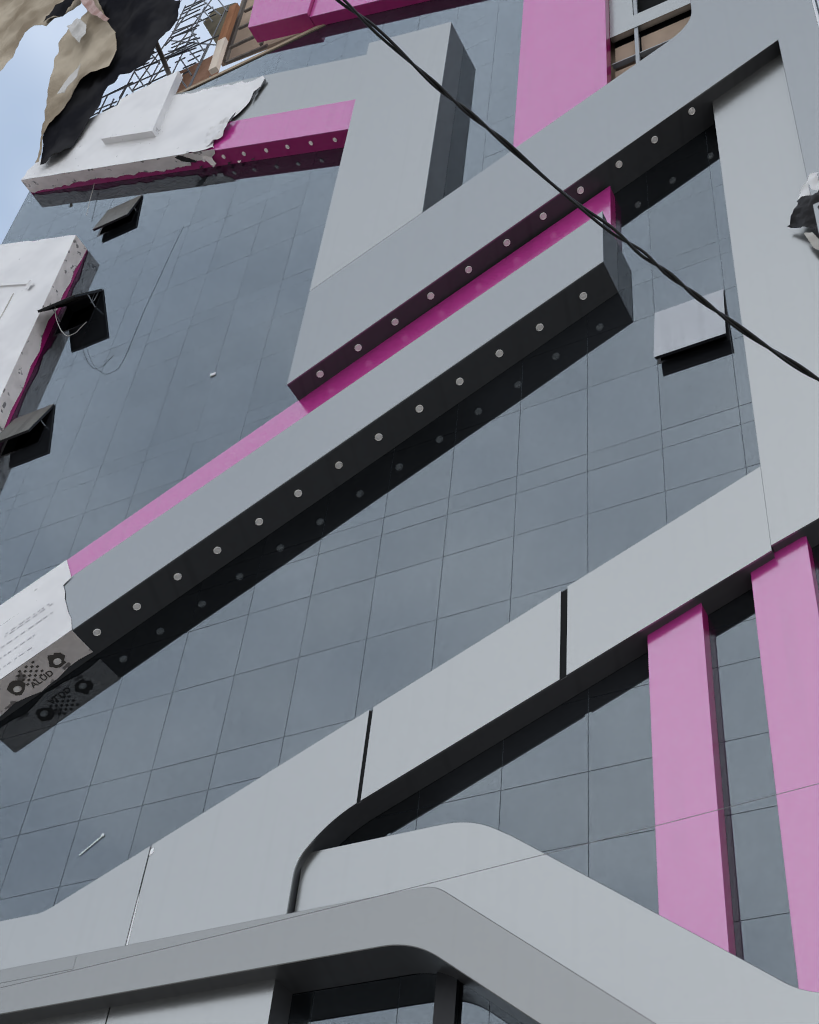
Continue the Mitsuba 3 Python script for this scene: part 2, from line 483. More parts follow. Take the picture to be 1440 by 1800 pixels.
def spotlight(K, pos, nrm, r=0.058):
    """a recessed downlight: white trim ring with a frosted lens"""
    prof = np.array([(r * 0.70, -0.02), (r * 0.72, 0.010), (r * 0.80, 0.016), (r * 0.92, 0.016), (r, 0.010), (r * 1.02, 0.0), (r * 0.9, -0.02)])
    m = trimesh.creation.revolve(prof, sections=20)
    lens = trimesh.creation.revolve(np.array([(0.0, -0.006), (0.0, 0.013), (r * 0.4, 0.012), (r * 0.68, 0.008), (r * 0.70, -0.006)]), sections=20)
    z = np.asarray(nrm, float) / np.linalg.norm(nrm) + rng.normal(0, 0.035, 3)
    z /= np.linalg.norm(z)
    x = np.cross([0, 1, 0], z)
    x /= np.linalg.norm(x)
    M = np.eye(4)
    M[:3, 0], M[:3, 1], M[:3, 2], M[:3, 3] = x, np.cross(z, x), z, np.asarray(pos) + np.array([1, 0, nrm[0]]) * rng.normal(0, 0.012) + np.array([0, rng.normal(0, 0.008), 0])
    m.apply_transform(M)
    lens.apply_transform(M)
    S = put(B + '__spotlight', m, ('lamp_white', 'lamp_lens', 'lamp_old')[int(rng.choice(3, p=[.45, .4, .15]))], 40)
    e = 0.08 * float(rng.choice([1.0, 0.85, 0.6], p=[.5, .3, .2]))
    scene[S + '__lens'] = mikit.ply(lens, 'lamp_lens', smooth=40, emitter={'type': 'area', 'radiance': rgb(e, e * 0.96, e * 0.92)})


# lower slanted beam with its pink strip above
sA, sB = 0.5235, 0.5255
Ab = lambda x: 18.17 + sB * (x - 0.48)
At = lambda x: 19.485 + 0.5145 * (x - 0.49)
LA = -9.35
beamA = [(LA, Ab(LA)), (0.485, Ab(0.485)), (0.485, At(0.485)), (LA, At(LA))]
KA = clad('slanted_beam', beamA, 0.585, -0.004, 'silver_dark', 'charcoal')
for i in range(15):
    x = 0.04 - 0.6235 * i
    spotlight(KA, (x, -0.305, Ab(x)), (sB, 0, -1))
LP = -10.6
pinkA = [(LP, 16.0 + 0.5145 * (LP + 8.71) - 1.3), (0.475, 20.73 - 1.25), (0.475, 20.73), (LP, 16.0 + 0.5145 * (LP + 8.71))]
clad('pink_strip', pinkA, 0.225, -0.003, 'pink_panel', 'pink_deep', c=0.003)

# upper slanted beam, joined to a leg at its right end
Bb = lambda x: 17.99 + 0.5375 * (x + 4.79)
Bt = lambda x: 20.46 + 0.527 * (x + 4.78)
beamB = [(-4.78, Bb(-4.78)), (3.425, Bb(3.425)), (3.405, 14.0), (4.045, 14.0), (4.045, 33.3), (2.17, 33.3), (2.15, Bt(2.15) + 0.45), (1.2, Bt(1.2)), (-4.78, Bt(-4.78))]
pB = [(-4.78, Bb(-4.78)), (3.425, Bb(3.425)), (3.405, 14.0), (4.045, 14.0), (4.045, 33.3), (2.16, 33.3), (2.15, Bt(2.15)), (-4.78, Bt(-4.78))]
pB = rounded(pB, 0.45, {6: 0.55})
KB = clad('slanted_beam', pB, 0.585, -0.004, 'silver_dark', 'charcoal')
for i in range(11):
    x = 1.93 - 0.624 * i
    spotlight(KB, (x, -0.405, Bb(x)), (0.5375, 0, -1))

# upright panel that stands on the upper beam
Ct = lambda x: 28.68 - 0.42 * (x + 2.735)
pC = [(-4.78, Bt(-4.78) + 0.003), (-2.735, Bt(-2.735) + 0.003), (-2.735, Ct(-2.735)), (-4.78, Ct(-4.78))]
clad('upright_panel', pC, 0.585, -0.004, 'silver_light', 'charcoal')

# right pillar and lower band in one plane
E0 = lambda x: 11.28 + 0.4345 * (x + 2.57)
Eb = lambda x: 10.96 + 0.4225 * (x + 0.34)
pD = [(2.2465, E0(2.25) - 0.0), (2.2465, 24.0), (4.04, 24.0), (4.04, Eb(4.04)), (2.2465, Eb(2.25) + 0.07)]
clad('pillar', pD, 0.353, -0.005, 'silver_light', 'charcoal', c=0.002)
pE = [(-10.5, 0.02), (-3.26, 0.02), (-3.26, 9.40), (-2.88, 9.86), (2.245, Eb(2.245)), (2.245, E0(2.245)), (-6.77, 9.43), (-10.5, 9.46)]
pE = rounded(pE, 0.4, {2: 0.18, 3: 0.38, 6: 0.12})
gapsE = [rect(-0.185, 9, -0.105, 14), rect(-2.575, 9, -2.525, 13), rect(-5.37, 0, -5.352, 12), rect(-8.4, 0, -8.39, 12)]
KE = clad('lower_band', pE, 0.353, -0.005, 'silver_light', 'charcoal', gaps=gapsE, c=0.002)

put(KE + '__joint_tape', prism([(-5.352, 8.70), (-5.328, 8.70), (-5.338, 9.32), (-5.352, 9.40)], -0.3575, -0.3535), 'paper')
put(KE + '__joint_tape', prism([(-5.348, 9.90), (-5.30, 9.93), (-5.305, 10.00), (-5.35, 9.98)], -0.3575, -0.3535), 'paper')

# chevron band behind the canopy
pG = [(-3.24, 5.2), (4.03, 5.2), (4.03, 7.14), (2.05, 7.14), (1.45, 7.60), (-0.72, 9.245), (-1.20, 9.56), (-3.24, 9.56)]
pG = rounded(pG, 0.3, {3: 0.25, 6: 0.34})
# the opening below the canopy is cut out of it
openG = Polygon([(-3.24, 5.0), (-3.24, 8.2), (-1.3, 8.2), (-0.9, 7.9), (2.6, 5.0)])
gg = Polygon(pG).difference(openG)
for q in poly_of(gg):
    clad('chevron_band', q, 0.25, -0.004, 'silver_light', 'charcoal')

# canopy
Ft = lambda x: 8.43 - 0.772 * (x + 1.13)
Fb = lambda x: 7.77 - 0.757 * (x + 1.14)
pF = [(-10.5, 8.05), (-1.545, 8.055), (2.6, Fb(2.6)), (3.3, Ft(3.3)), (-1.37, 8.625), (-10.5, 8.60)]
pF = rounded(pF, 0.5, {1: 0.36, 4: 0.16})
KF = clad('canopy', pF, 0.60, -0.006, 'silver_canopy', 'charcoal', c=0.008)
put(KF + '__cap_strip', prism([(-10.5, 8.415), (-5.80, 8.44), (-5.80, 8.592), (-10.5, 8.588)], -0.6042, -0.6002, 0.001), 'silver_canopy')
# dark frame of the glazing below the canopy
ef = [bx(-1.56, -1.33, -0.07, -0.005, 0.02, 8.04)]
put(B + '__entrance_frame', cat(*ef), 'frame_dark')

# pink uprights
def pink_upright(x0, x1, z0, z1, joints):
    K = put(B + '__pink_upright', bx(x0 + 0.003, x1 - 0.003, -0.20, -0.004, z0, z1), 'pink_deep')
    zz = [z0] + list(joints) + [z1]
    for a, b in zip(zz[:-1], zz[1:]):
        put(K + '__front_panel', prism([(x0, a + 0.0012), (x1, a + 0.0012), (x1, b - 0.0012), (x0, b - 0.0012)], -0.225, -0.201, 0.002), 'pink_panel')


pink_upright(0.78, 1.40, 7.2, 11.76, [])
pink_upright(1.965, 2.60, 6.9, 12.25, [])
pink_upright(-1.29, 0.465, 23.0, 33.2, [])

# pink beam at the top left with spotlights, and the silver arm above it
sI = -0.5035
Ib = lambda x: 26.32 + sI * (x + 5.0)
It = lambda x: 27.53 + sI * (x + 5.01)
pI = [(-15.31, Ib(-15.31)), (-4.80, Ib(-4.80)), (-4.80, It(-4.80)), (-14.0, It(-14.0)), (-14.95, 32.1), (-15.31, 31.55)]
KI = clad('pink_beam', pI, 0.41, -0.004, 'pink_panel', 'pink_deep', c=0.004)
for i in range(12):
    x = -5.41 - 0.607 * i
    if x < -9.8:
        break
    spotlight(KI, (x, -0.215, Ib(x)), (sI, 0, -1), 0.05)
pArm = [(-11.3, It(-11.3) + 0.003), (-4.79, It(-4.79) + 0.003), (-4.79, 29.40), (-7.59, 30.83), (-11.3, 32.7)]
clad('silver_arm', pArm, 0.40, -0.004, 'silver_light', 'charcoal')

# pink beam above the roof line
sP = -0.5
pP = [(-9.1, 34.46), (-0.2, 34.46 + 8.9 * -0.51), (-0.2, 37.0), (-9.3, 41.5)]
def lineP(x):
    return 33.50 + -0.503 * (x + 7.11)
pP1 = [(-9.02, lineP(-9.02)), (-7.11, lineP(-7.11)), (-7.11, lineP(-7.11) + 4.0), (-9.4, lineP(-9.4) + 4.0)]
clad('pink_beam', pP1, 0.41, 0.05, 'pink_panel', 'pink_deep', c=0.004)
pP2 = [(-7.10, lineP(-7.10) + 0.0), (-1.32, lineP(-1.32)), (-1.32, lineP(-1.32) + 4.0), (-7.10, lineP(-7.10) + 4.0)]
clad('pink_beam', pP2, 0.30, -0.006, 'pink_panel', 'pink_deep', c=0.004)

# left box, pink under its film
pJ = [(-16.6, 15.0), (-12.02, 15.0), (-12.02, 26.95), (-16.6, 26.95 + 0.487 * 4.58)]
clad('side_box', pJ, 0.41, -0.004, 'pink_panel', 'pink_deep', c=0.004)
put(B + '__side_box__batten', bar((-16.0, -0.44, 27.2), (-12.85, -0.44, 25.60), 0.13, 0.06), 'film')

# box set on the film covered beam
pK = [(-12.51, 31.20), (-10.70, 30.22), (-10.70, 33.2), (-12.51, 33.2)]
put(B + '__sign_box', prism(pK, -0.62, -0.415, 0.006), 'film')

put(B + '__side_cladding', bx(4.046, 4.06, -0.58, 11.9, 14.0, 33.2), 'film')

# windows beside the pink upright at the top
Wt = B + '__top_window'
put(Wt, bx(0.32, 2.6, 0.30, 0.34, 24.2, 29.6), 'brown_board')
def tw(n, m, mat):
    put(Wt + '__' + n, m, mat)
tw('transom', bx(0.47, 2.6, -0.02, 0.10, 26.16, 26.66), 'silver_light')
tw('side_panel', bx(0.47, 0.93, -0.017, 0.10, 26.665, 29.6), 'silver_light')
tw('mullion', bx(0.93, 1.0, 0.0, 0.06, 24.2, 26.155), 'frame_light')
tw('mullion', bx(0.94, 1.01, 0.0, 0.06, 26.665, 29.6), 'frame_light')
tw('board', bx(0.50, 0.92, 0.14, 0.20, 25.24, 26.0), 'brown_board')
tw('board', bx(1.01, 2.6, 0.14, 0.20, 25.24, 26.0), 'brown_board')
tw('sill', bx(0.47, 0.925, 0.02, 0.12, 25.17, 25.20), 'frame_light')
tw('sill', bx(1.005, 2.6, 0.02, 0.12, 25.17, 25.20), 'frame_light')
tw('dark_gap', bx(0.47, 2.6, 0.215, 0.28, 24.9, 29.6), 'interior')
tw('board', bx(0.50, 2.6, 0.10, 0.16, 24.2, 25.02), 'brown_board')

# parapet capping along the roof edge
put(B + '__roof_coping', bx(-15.4, -5.5, -0.03, 0.30, ZT + 0.005, ZT + 0.14), 'wood_tan')

# ------------------------------------------------------------------ protective films
def front(d, amp=0.006, seed=1, s=2.2):
    def fn(q, off):
        n = meshkit.fbm(np.stack([q[:, 0] * s, q[:, 1] * s, 0 * q[:, 0]], 1), 3, seed=seed)
        return np.stack([q[:, 0], np.full(len(q), -d) - amp * 1.6 * n - off, q[:, 1]], 1)
    return fn


def under(line, amp=0.004, seed=2):
    """(x, depth from the glass) on the underside given by z = line(x)"""
    def fn(q, off):
        n = meshkit.fbm(np.stack([q[:, 0] * 3, q[:, 1] * 3, 0 * q[:, 0]], 1), 3, seed=seed)
        return np.stack([q[:, 0], -q[:, 1], np.array([line(x) for x in q[:, 0]]) - 0.004 - amp * 2 * n - off], 1)
    return fn


def under_flip(m):
    m.invert()
    return m


F1 = 'protective_film'
labels[F1] = {'label': 'torn white protective film wrapped over the pink beam at the upper left roof corner', 'category': 'protective film'}
used[F1] = 1
top = [(-15.30, 31.50), (-9.68, 28.66), (-8.56, 28.12), (-8.66, 28.5), (-8.45, 28.85), (-8.55, 29.2), (-8.30, 29.30), (-7.98, 29.75), (-7.96, 30.2), (-7.75, 30.66), (-10.55, 32.15), (-10.72, 32.25), (-10.72, 33.38), (-14.0, 33.38), (-14.35, 33.0), (-15.0, 32.2)]
put(F1 + '__front_sheet', sheet(ragged(top, 0.055, 0.16, 4, skip=(0, 11, 12)), front(0.436, 0.012, 3), 0.2), 'film', 35)
und = [(-15.30, 0.07), (-15.30, 0.44), (-8.56, 0.44), (-8.62, 0.33), (-8.75, 0.27), (-9.1, 0.22), (-9.45, 0.25), (-9.5, 0.13), (-10.3, 0.12), (-11.2, 0.16), (-12.0, 0.10), (-12.6, 0.17), (-13.6, 0.13), (-14.4, 0.06)]
put(F1 + '__underside_sheet', under_flip(sheet(ragged(und, 0.02, 0.15, 9, skip=(0, 1)), under(Ib), 0.12)), 'film_underside', 35)
# loose torn flaps
def flap(key, pts, mat, amp, seed, step=0.08):
    """a crumpled scrap through the given 3D points (a fan), displaced"""
    P = np.asarray(pts, float)
    c = P.mean(0)
    u = P[0] - c
    u /= np.linalg.norm(u)
    nrm = np.linalg.svd(P - c)[2][2]
    v = np.cross(nrm, u)
    q = np.stack([(P - c) @ u, (P - c) @ v], 1)
    def fn(r, off):
        n = meshkit.fbm(np.stack([r[:, 0] * 7, r[:, 1] * 7, 0 * r[:, 0]], 1), 3, seed=seed) - 0.5
        return c + r[:, :1] * u + r[:, 1:] * v + nrm * (amp * 2 * n[:, None] + off)
    m = sheet(ccw(q), fn, step, 0.004)
    put(key, m, mat, 40)


flap(F1 + '__torn_flap', [(-8.9, -0.46, 29.25), (-8.5, -0.52, 29.35), (-8.28, -0.5, 29.05), (-8.4, -0.48, 28.5), (-8.8, -0.47, 28.35), (-9.0, -0.46, 28.8)], 'film', 0.09, 5)
flap(F1 + '__torn_flap', [(-8.50, -0.50, 28.75), (-8.30, -0.52, 28.95), (-8.22, -0.52, 29.35), (-8.30, -0.50, 29.3), (-8.42, -0.5, 28.95), (-8.55, -0.48, 28.4)], 'black_plastic', 0.03, 6, 0.05)
flap(F1 + '__torn_flap', [(-7.72, -0.44, 30.62), (-7.68, -0.45, 30.5), (-7.86, -0.46, 29.9), (-7.95, -0.45, 29.72), (-7.93, -0.44, 30.1)], 'black_plastic', 0.02, 9, 0.05)
flap(F1 + '__torn_flap', [(-9.8, -0.43, 28.66), (-9.35, -0.44, 28.62), (-9.15, -0.30, 28.42), (-9.3, -0.2, 28.44), (-9.6, -0.28, 28.58)], 'black_plastic', 0.02, 7, 0.05)
flap(F1 + '__torn_flap', [(-8.95, -0.43, 28.38), (-8.8, -0.30, 28.2), (-8.7, -0.12, 28.1), (-8.85, -0.1, 28.15), (-9.02, -0.3, 28.3)], 'film_underside', 0.03, 8, 0.05)
for i, (x, l) in enumerate([(-7.75, .07), (-8.15, .10), (-8.45, .12), (-8.9, .13), (-9.3, .10)]):
    flap(F1 + '__torn_flap', [(x, -0.06, Ib(x) - 0.01), (x + 0.12, -0.08, Ib(x + 0.12) - 0.01), (x + 0.08, -0.05, Ib(x) - l), (x + 0.02, -0.05, Ib(x) - l * 0.8)], 'black_plastic' if i % 2 == 0 else 'film_underside', 0.02, 20 + i, 0.04)

F2 = 'protective_film_001'
used[F1] = 2
labels[F2] = {'label': 'creased white film peeling off the tall box at the left edge, beside open windows', 'category': 'protective film'}
Jt = lambda x: 26.95 + 0.487 * (-12.02 - x)
put(F2 + '__front_sheet', sheet(ragged([(-16.5, 15.2), (-12.015, 15.2), (-12.015, 26.94), (-16.5, Jt(-16.5) - 0.01)], 0.012, 0.3, 3, skip=(0, 1)), front(0.415, 0.012, 8), 0.22), 'film', 35)


def sideface(q, off):
    n = meshkit.fbm(np.stack([q[:, 0] * 4, q[:, 1] * 2, 0 * q[:, 0]], 1), 3, seed=4)
    return np.stack([-12.014 + 0.012 * n + off, -q[:, 0], q[:, 1]], 1)


sd = [(0.44, 26.93), (0.03, 26.93), (0.05, 26.5), (0.11, 26.0), (0.07, 25.6), (0.12, 25.1), (0.09, 24.6), (0.18, 24.1), (0.15, 23.6), (0.06, 23.2), (0.11, 22.7), (0.06, 22.0), (0.10, 21.3), (0.06, 20.5), (0.10, 19.0), (0.06, 16.0), (0.44, 15.2)]
m = sheet(ccw([(-a, b) for a, b in sd]), lambda q, off: sideface(np.stack([-q[:, 0], q[:, 1]], 1), off), 0.12)
put(F2 + '__side_sheet', m, 'film_underside', 35)
labels[F2 + '__side_sheet'] = {'label': 'grey speckled film on the narrow side with a torn edge'}
put(F2 + '__seam_fold', bar((-13.25, -0.432, 25.45), (-13.36, -0.432, 22.0), 0.03, 0.012), 'tarp_grey')
flap(F2 + '__torn_flap', [(-12.9, -0.5, 25.45), (-12.75, -0.52, 25.55), (-12.62, -0.5, 25.4), (-12.75, -0.48, 25.25)], 'film', 0.06, 15, 0.04)

F3 = 'protective_film_002'
used[F1] = 3
labels[F3] = {'label': 'printed white protective film on the low left end of the slanted spotlight beam', 'category': 'protective film'}
pf = [(LA + 0.02, Ab(LA)), (-7.645, Ab(-7.645)), (-7.74, 14.15), (-7.95, 14.5), (-8.15, 14.93), (-8.02, At(-8.02) - 0.03), (LA + 0.02, At(LA) - 0.03)]
put(F3 + '__front_sheet', sheet(ragged(pf, 0.012, 0.15, 12, skip=(0, 5, 6)), front(0.588, 0.008, 9), 0.12), 'film', 35)
pf2 = [(-10.58, 13.8), (-8.35, 14.85), (-8.50, 15.57), (-8.72, 15.985), (-10.58, 15.03)]
put(F3 + '__strip_sheet', sheet(ragged(pf2, 0.008, 0.15, 13, skip=(0, 3, 4)), front(0.228, 0.006, 10), 0.12), 'film', 35)
uf = [(LA + 0.02, 0.59), (-7.645, 0.59), (-7.65, 0.085), (-7.85, 0.115), (-8.02, 0.11), (-8.2, 0.06), (-8.48, 0.03), (-8.7, 0.10), (-8.95, 0.11), (LA + 0.02, 0.08)]
hole = unary_union([shapely.Point(0.04 - 0.6235 * i, 0.305).buffer(0.10) for i in (12, 13, 14)])
gu = Polygon(ragged(uf, 0.01, 0.12, 14, skip=(0, 1, 9))).difference(shapely.Point(0.04 - 0.6235 * 13, 0.60).buffer(0.001))
put(F3 + '__underside_sheet', under_flip(sheet(np.array(gu.exterior.coords)[:-1], under(Ab, 0.002), 0.1)), 'film_underside', 35)
# marks printed on the film: a lattice, letters and dark rings round the lamps
def on_under(m, x, d):
    """lays flat lettering (xy) on the underside at (x, depth), reading along the beam as seen from below"""
    ang = math.atan(sB)
    L = np.array([math.cos(ang), 0, math.sin(ang)])
    Y = np.array([0, 1.0, 0])
    nrm = np.array([math.sin(ang), 0, -math.cos(ang)])
    v = np.array(m.vertices)
    m = m.copy()
    m.vertices = np.array([x, -d, Ab(x) - 0.016]) + v[:, :1] * L + v[:, 1:2] * (-Y) + v[:, 2:] * nrm
    if np.dot(np.cross(L, -Y), nrm) < 0:
        m.invert()
    return m


txt = meshkit.text_mesh('ALUD', 0.10, 0.002, bold=True)
put(F3 + '__lettering', on_under(txt, -8.53, 0.16), 'print_dark')
dots = [bx(0.058 * i - 0.02, 0.058 * i + 0.02, 0.052 * j - 0.018, 0.052 * j + 0.018, 0, 0.002) for i in range(6) for j in range(6) if (i + j) % 2 == 0]
put(F3 + '__printed_lattice', on_under(cat(*dots), -8.54, 0.27), 'print_dark')
labels[F3 + '__printed_lattice'] = {'kind': 'stuff'}
for i, (dx, dd) in ((13, (0.03, 0.03)), (14, (0.05, -0.02))):
    x = 0.04 - 0.6235 * i
    r0 = np.random.default_rng(i)
    ring = [(math.cos(a) * (0.105 + r0.uniform(-0.02, 0.045)), math.sin(a) * (0.100 + r0.uniform(-0.02, 0.03)) + (0.05 if math.sin(a) > 0.1 else 0)) for a in np.linspace(0, 2 * np.pi, 15)[:-1]]
    mm = trimesh.creation.extrude_polygon(Polygon(ring).difference(shapely.Point(0, 0).buffer(0.058)).buffer(0), 0.002, engine='earcut')
    put(F3 + '__cut_out', on_under(mm, x + dx * 0.3, 0.305), 'print_dark')
rows = []
for j, (a, b, z) in enumerate([(-9.2, -8.35, 0.25), (-9.1, -8.4, 0.52), (-9.2, -8.2, 0.78), (-9.0, -8.2, 1.0), (-9.0, -8.3, 1.06)]):
    x = a
    while x < b:
        w = random.uniform(0.03, 0.10)
        zz = Ab(x) + z
        rows.append(bar((x, -0.606, zz), (x + w, -0.606, zz + sB * w), 0.022, 0.003))
        x += w + random.uniform(0.02, 0.06)
put(F3 + '__printed_lines', cat(*rows), 'print_grey')
labels[F3 + '__printed_lines'] = {'kind': 'stuff'}

F4 = 'plastic_scrap'
labels[F4] = {'label': 'torn black and white plastic scrap caught beside the right pillar', 'category': 'plastic scrap'}
used[F4] = 1
flap(F4 + '__black_piece', [(3.03, -0.45, 17.62), (3.18, -0.50, 17.80), (3.24, -0.54, 17.92), (3.21, -0.56, 17.99), (3.34, -0.58, 17.97), (3.44, -0.60, 17.90), (3.62, -0.62, 17.86), (3.56, -0.60, 17.62), (3.6, -0.6, 17.45), (3.42, -0.54, 17.40), (3.37, -0.50, 17.24), (3.33, -0.50, 17.36), (3.2, -0.48, 17.44)], 'black_plastic', 0.08, 41, 0.05)
flap(F4 + '__white_piece', [(3.27, -0.50, 18.00), (3.29, -0.52, 18.20), (3.40, -0.56, 18.24), (3.47, -0.6, 18.36), (3.6, -0.62, 18.30), (3.56, -0.6, 18.1), (3.62, -0.62, 17.95), (3.4, -0.56, 17.95)], 'film', 0.08, 42, 0.05)
flap(F4 + '__grey_piece', [(3.22, -0.46, 17.33), (3.33, -0.48, 17.25), (3.42, -0.5, 16.95), (3.36, -0.48, 16.85), (3.30, -0.47, 16.95)], 'tarp_grey', 0.04, 43, 0.05)

# ------------------------------------------------------------------ roof: scaffold, boards, tarpaulin
S = 'scaffolding'
labels[S] = {'label': 'lattice scaffold of thin steel tubes on the roof behind the white film', 'category': 'scaffolding'}
used[S] = 1
BARS = [((-15.13, 0.35, 36.9), (-13.89, 0.35, 36.92), 0.021), ((-16.44, 0.9, 37.92), (-15.09, 0.9, 37.7), 0.021), ((-14.21, 0.35, 35.75), (-12.3, 0.35, 35.81), 0.021), ((-14.62, 0.9, 37.94), (-13.3, 0.9, 37.88), 0.021), ((-14.06, 0.35, 37.75), (-13.2, 0.35, 37.53), 0.021), ((-14.95, 0.9, 40.28), (-14.2, 0.9, 40.11), 0.021), ((-12.97, 0.35, 37.47), (-11.78, 0.35, 37.16), 0.021), ((-13.95, 0.9, 39.56), (-13.04, 0.9, 39.39), 0.021), ((-13.12, 0.35, 38.97), (-12.14, 0.35, 38.67), 0.021), ((-14.02, 0.9, 41.19), (-13.07, 0.9, 40.94), 0.021), ((-13.23, 0.35, 40.18), (-12.35, 0.35, 40.11), 0.021), ((-14.02, 0.9, 42.36), (-12.97, 0.9, 42.22), 0.021), ((-13.13, 0.35, 40.92), (-12.31, 0.35, 40.8), 0.021), ((-13.77, 0.9, 40.14), (-12.83, 0.9, 39.97), 0.021), ((-12.44, 0.35, 40.8), (-11.29, 0.35, 38.72), 0.021), ((-13.02, 0.9, 41.78), (-12.32, 0.9, 40.33), 0.021), ((-13.12, 0.35, 39.19), (-13.12, 0.35, 41.07), 0.021), ((-13.08, 0.9, 39.38), (-13.01, 0.9, 40.69), 0.021), ((-12.2, 0.35, 38.9), (-12.19, 0.35, 40.11), 0.021), ((-13.96, 0.9, 40.57), (-11.74, 0.9, 38.32), 0.021), ((-12.28, 0.35, 38.58), (-11.38, 0.35, 36.61), 0.021), ((-13.05, 0.9, 39.36), (-12.07, 0.9, 37.46), 0.021), ((-12.31, 0.35, 37.04), (-11.48, 0.35, 35.32), 0.021), ((-13.13, 0.9, 37.47), (-13.06, 0.9, 39.41), 0.021), ((-11.39, 0.35, 34.43), (-11.34, 0.35, 37.01), 0.021), ((-13.05, 0.9, 37.54), (-12.5, 0.9, 36.1), 0.021), ((-12.1, 0.35, 35.88), (-11.33, 0.35, 34.36), 0.021), ((-13.1, 0.9, 37.65), (-11.53, 0.9, 37.47), 0.021), ((-14.11, 0.35, 35.67), (-14.04, 0.35, 38.53), 0.021), ((-14.94, 0.9, 38.55), (-14.28, 0.9, 37.33), 0.021), ((-14.08, 0.35, 37.73), (-13.23, 0.35, 36.05), 0.021), ((-14.91, 0.9, 40.06), (-13.99, 0.9, 38.25), 0.021), ((-14.05, 0.35, 39.14), (-13.06, 0.35, 37.31), 0.021), ((-13.96, 0.9, 39.21), (-14.02, 0.9, 37.42), 0.021), ((-14.75, 0.35, 35.38), (-14.77, 0.35, 36.91), 0.021), ((-14.87, 0.9, 37.4), (-14.76, 0.9, 37.85), 0.021), ((-13.72, 0.35, 40.48), (-13.57, 0.35, 41.49), 0.021), ((-14.59, 0.9, 41.47), (-14.32, 0.9, 42.08), 0.021), ((-13.43, 0.35, 39.84), (-13.53, 0.35, 41.85), 0.021), ((-13.32, 0.9, 41.56), (-12.59, 0.9, 41.58), 0.021), ((-11.86, 0.35, 40.45), (-11.09, 0.35, 38.79), 0.021), ((-12.06, 0.9, 35.93), (-11.42, 0.9, 35.8), 0.021), ((-10.74, 0.35, 34.15), (-10.71, 0.35, 34.62), 0.021), ((-11.85, 0.9, 36.02), (-11.64, 0.9, 35.59), 0.021), ((-13.74, 0.35, 36.28), (-12.73, 0.35, 41.09), 0.021), ((-14.02, 0.9, 37.42), (-12.79, 0.9, 42.44), 0.021), ((-11.36, 0.35, 34.42), (-11.19, 0.35, 39.25), 0.021), ((-16.11, 0.9, 38.62), (-13.34, 0.9, 38.33), 0.021), ((-14.07, 0.35, 35.74), (-12.3, 0.35, 35.81), 0.021), ((-14.88, 0.9, 39.41), (-12.65, 0.9, 39.23), 0.021), ((-12.93, 0.35, 37.47), (-11.04, 0.35, 37.25), 0.021), ((-13.97, 0.9, 40.99), (-12.32, 0.9, 40.86), 0.021), ((-12.99, 0.35, 38.93), (-12.08, 0.35, 38.83), 0.021), ((-13.72, 0.9, 39.87), (-12.74, 0.9, 39.67), 0.021), ((-12.76, 0.35, 37.81), (-11.97, 0.35, 37.7), 0.021), ((-14.01, 0.9, 41.64), (-13.15, 0.9, 41.63), 0.021), ((-13.13, 0.35, 40.69), (-12.25, 0.35, 40.7), 0.021), ((-12.68, 0.9, 38.12), (-12.25, 0.9, 38.13), 0.021), ((-11.93, 0.35, 35.7), (-11.63, 0.35, 35.7), 0.021), ((-13.22, 0.9, 38.51), (-12.86, 0.9, 38.52), 0.021), ((-14.06, 0.35, 37.95), (-13.58, 0.35, 37.82), 0.021), ((-14.93, 0.9, 39.89), (-14.31, 0.9, 39.8), 0.021), ((-13.74, 0.35, 36.02), (-13.04, 0.35, 35.87), 0.021), ((-14.82, 0.9, 37.42), (-14.3, 0.9, 37.42), 0.021), ((-14.63, 0.35, 35.83), (-14.24, 0.35, 35.84), 0.021), ((-16.08, 0.9, 37.54), (-15.67, 0.9, 37.55), 0.021), ((-13.76, 0.35, 38.46), (-13.57, 0.35, 38.51), 0.021), ((-14.1, 0.9, 39.8), (-14.71, 0.9, 40.97), 0.021), ((-13.21, 0.35, 38.56), (-12.99, 0.35, 38.93), 0.021), ((-13.78, 0.9, 39.71), (-13.16, 0.9, 39.24), 0.021), ((-12.05, 0.35, 37.88), (-11.8, 0.35, 37.79), 0.021), ((-12.71, 0.9, 38.57), (-12.16, 0.9, 38.44), 0.021), ((-11.96, 0.35, 36.11), (-11.51, 0.35, 36.06), 0.021), ((-15.06, 0.9, 37.88), (-15.02, 0.9, 38.61), 0.021), ((-14.37, 0.35, 35.62), (-14.39, 0.35, 36.35), 0.021), ((-12.69, 0.9, 41.21), (-12.41, 0.9, 41.25), 0.021), ((-12.37, 0.35, 39.61), (-11.85, 0.35, 38.83), 0.021), ((-13.35, 0.9, 40.82), (-12.91, 0.9, 40.04), 0.021), ((-13.85, 0.2, 39.63), (-12.14, 0.2, 35.54), 0.06)]
for a, b, r in BARS:
    if r > 0.05:
        put(S + '__post', bar(a, b, 2 * r, 1.6 * r), 'wood_grey')
    else:
        put(S + '__tube', tube([a, b], r, 7), 'steel_tube', 40)

put('roof_wall', prism([(-12.73, 35.98), (-11.23, 35.72), (-11.38, 37.37), (-13.08, 37.32)], 0.8, 1.0), 'terracotta')
labels['roof_wall'] = {'label': 'low terracotta wall on the roof behind the scaffold tubes', 'category': 'wall'}
put('wooden_board', prism([(-13.18, 41.62), (-12.95, 42.35), (-12.06, 41.99), (-11.89, 41.2), (-11.91, 39.17), (-12.04, 39.03)], 1.2, 1.25), 'olive_board')
labels['wooden_board'] = {'label': 'dark olive board leaning behind the orange timber post on the roof', 'category': 'board'}
put('wooden_board_001', prism([(-11.89, 38.21), (-12.11, 43.0), (-11.21, 42.94), (-6.17, 39.08), (-5.83, 35.93), (-8.5, 37.55)], 1.4, 1.5), 'brown_board')
labels['wooden_board_001'] = {'label': 'brown boarding under the pink beam on the roof, right of the timber post', 'category': 'board'}
P3 = 'timber_post'
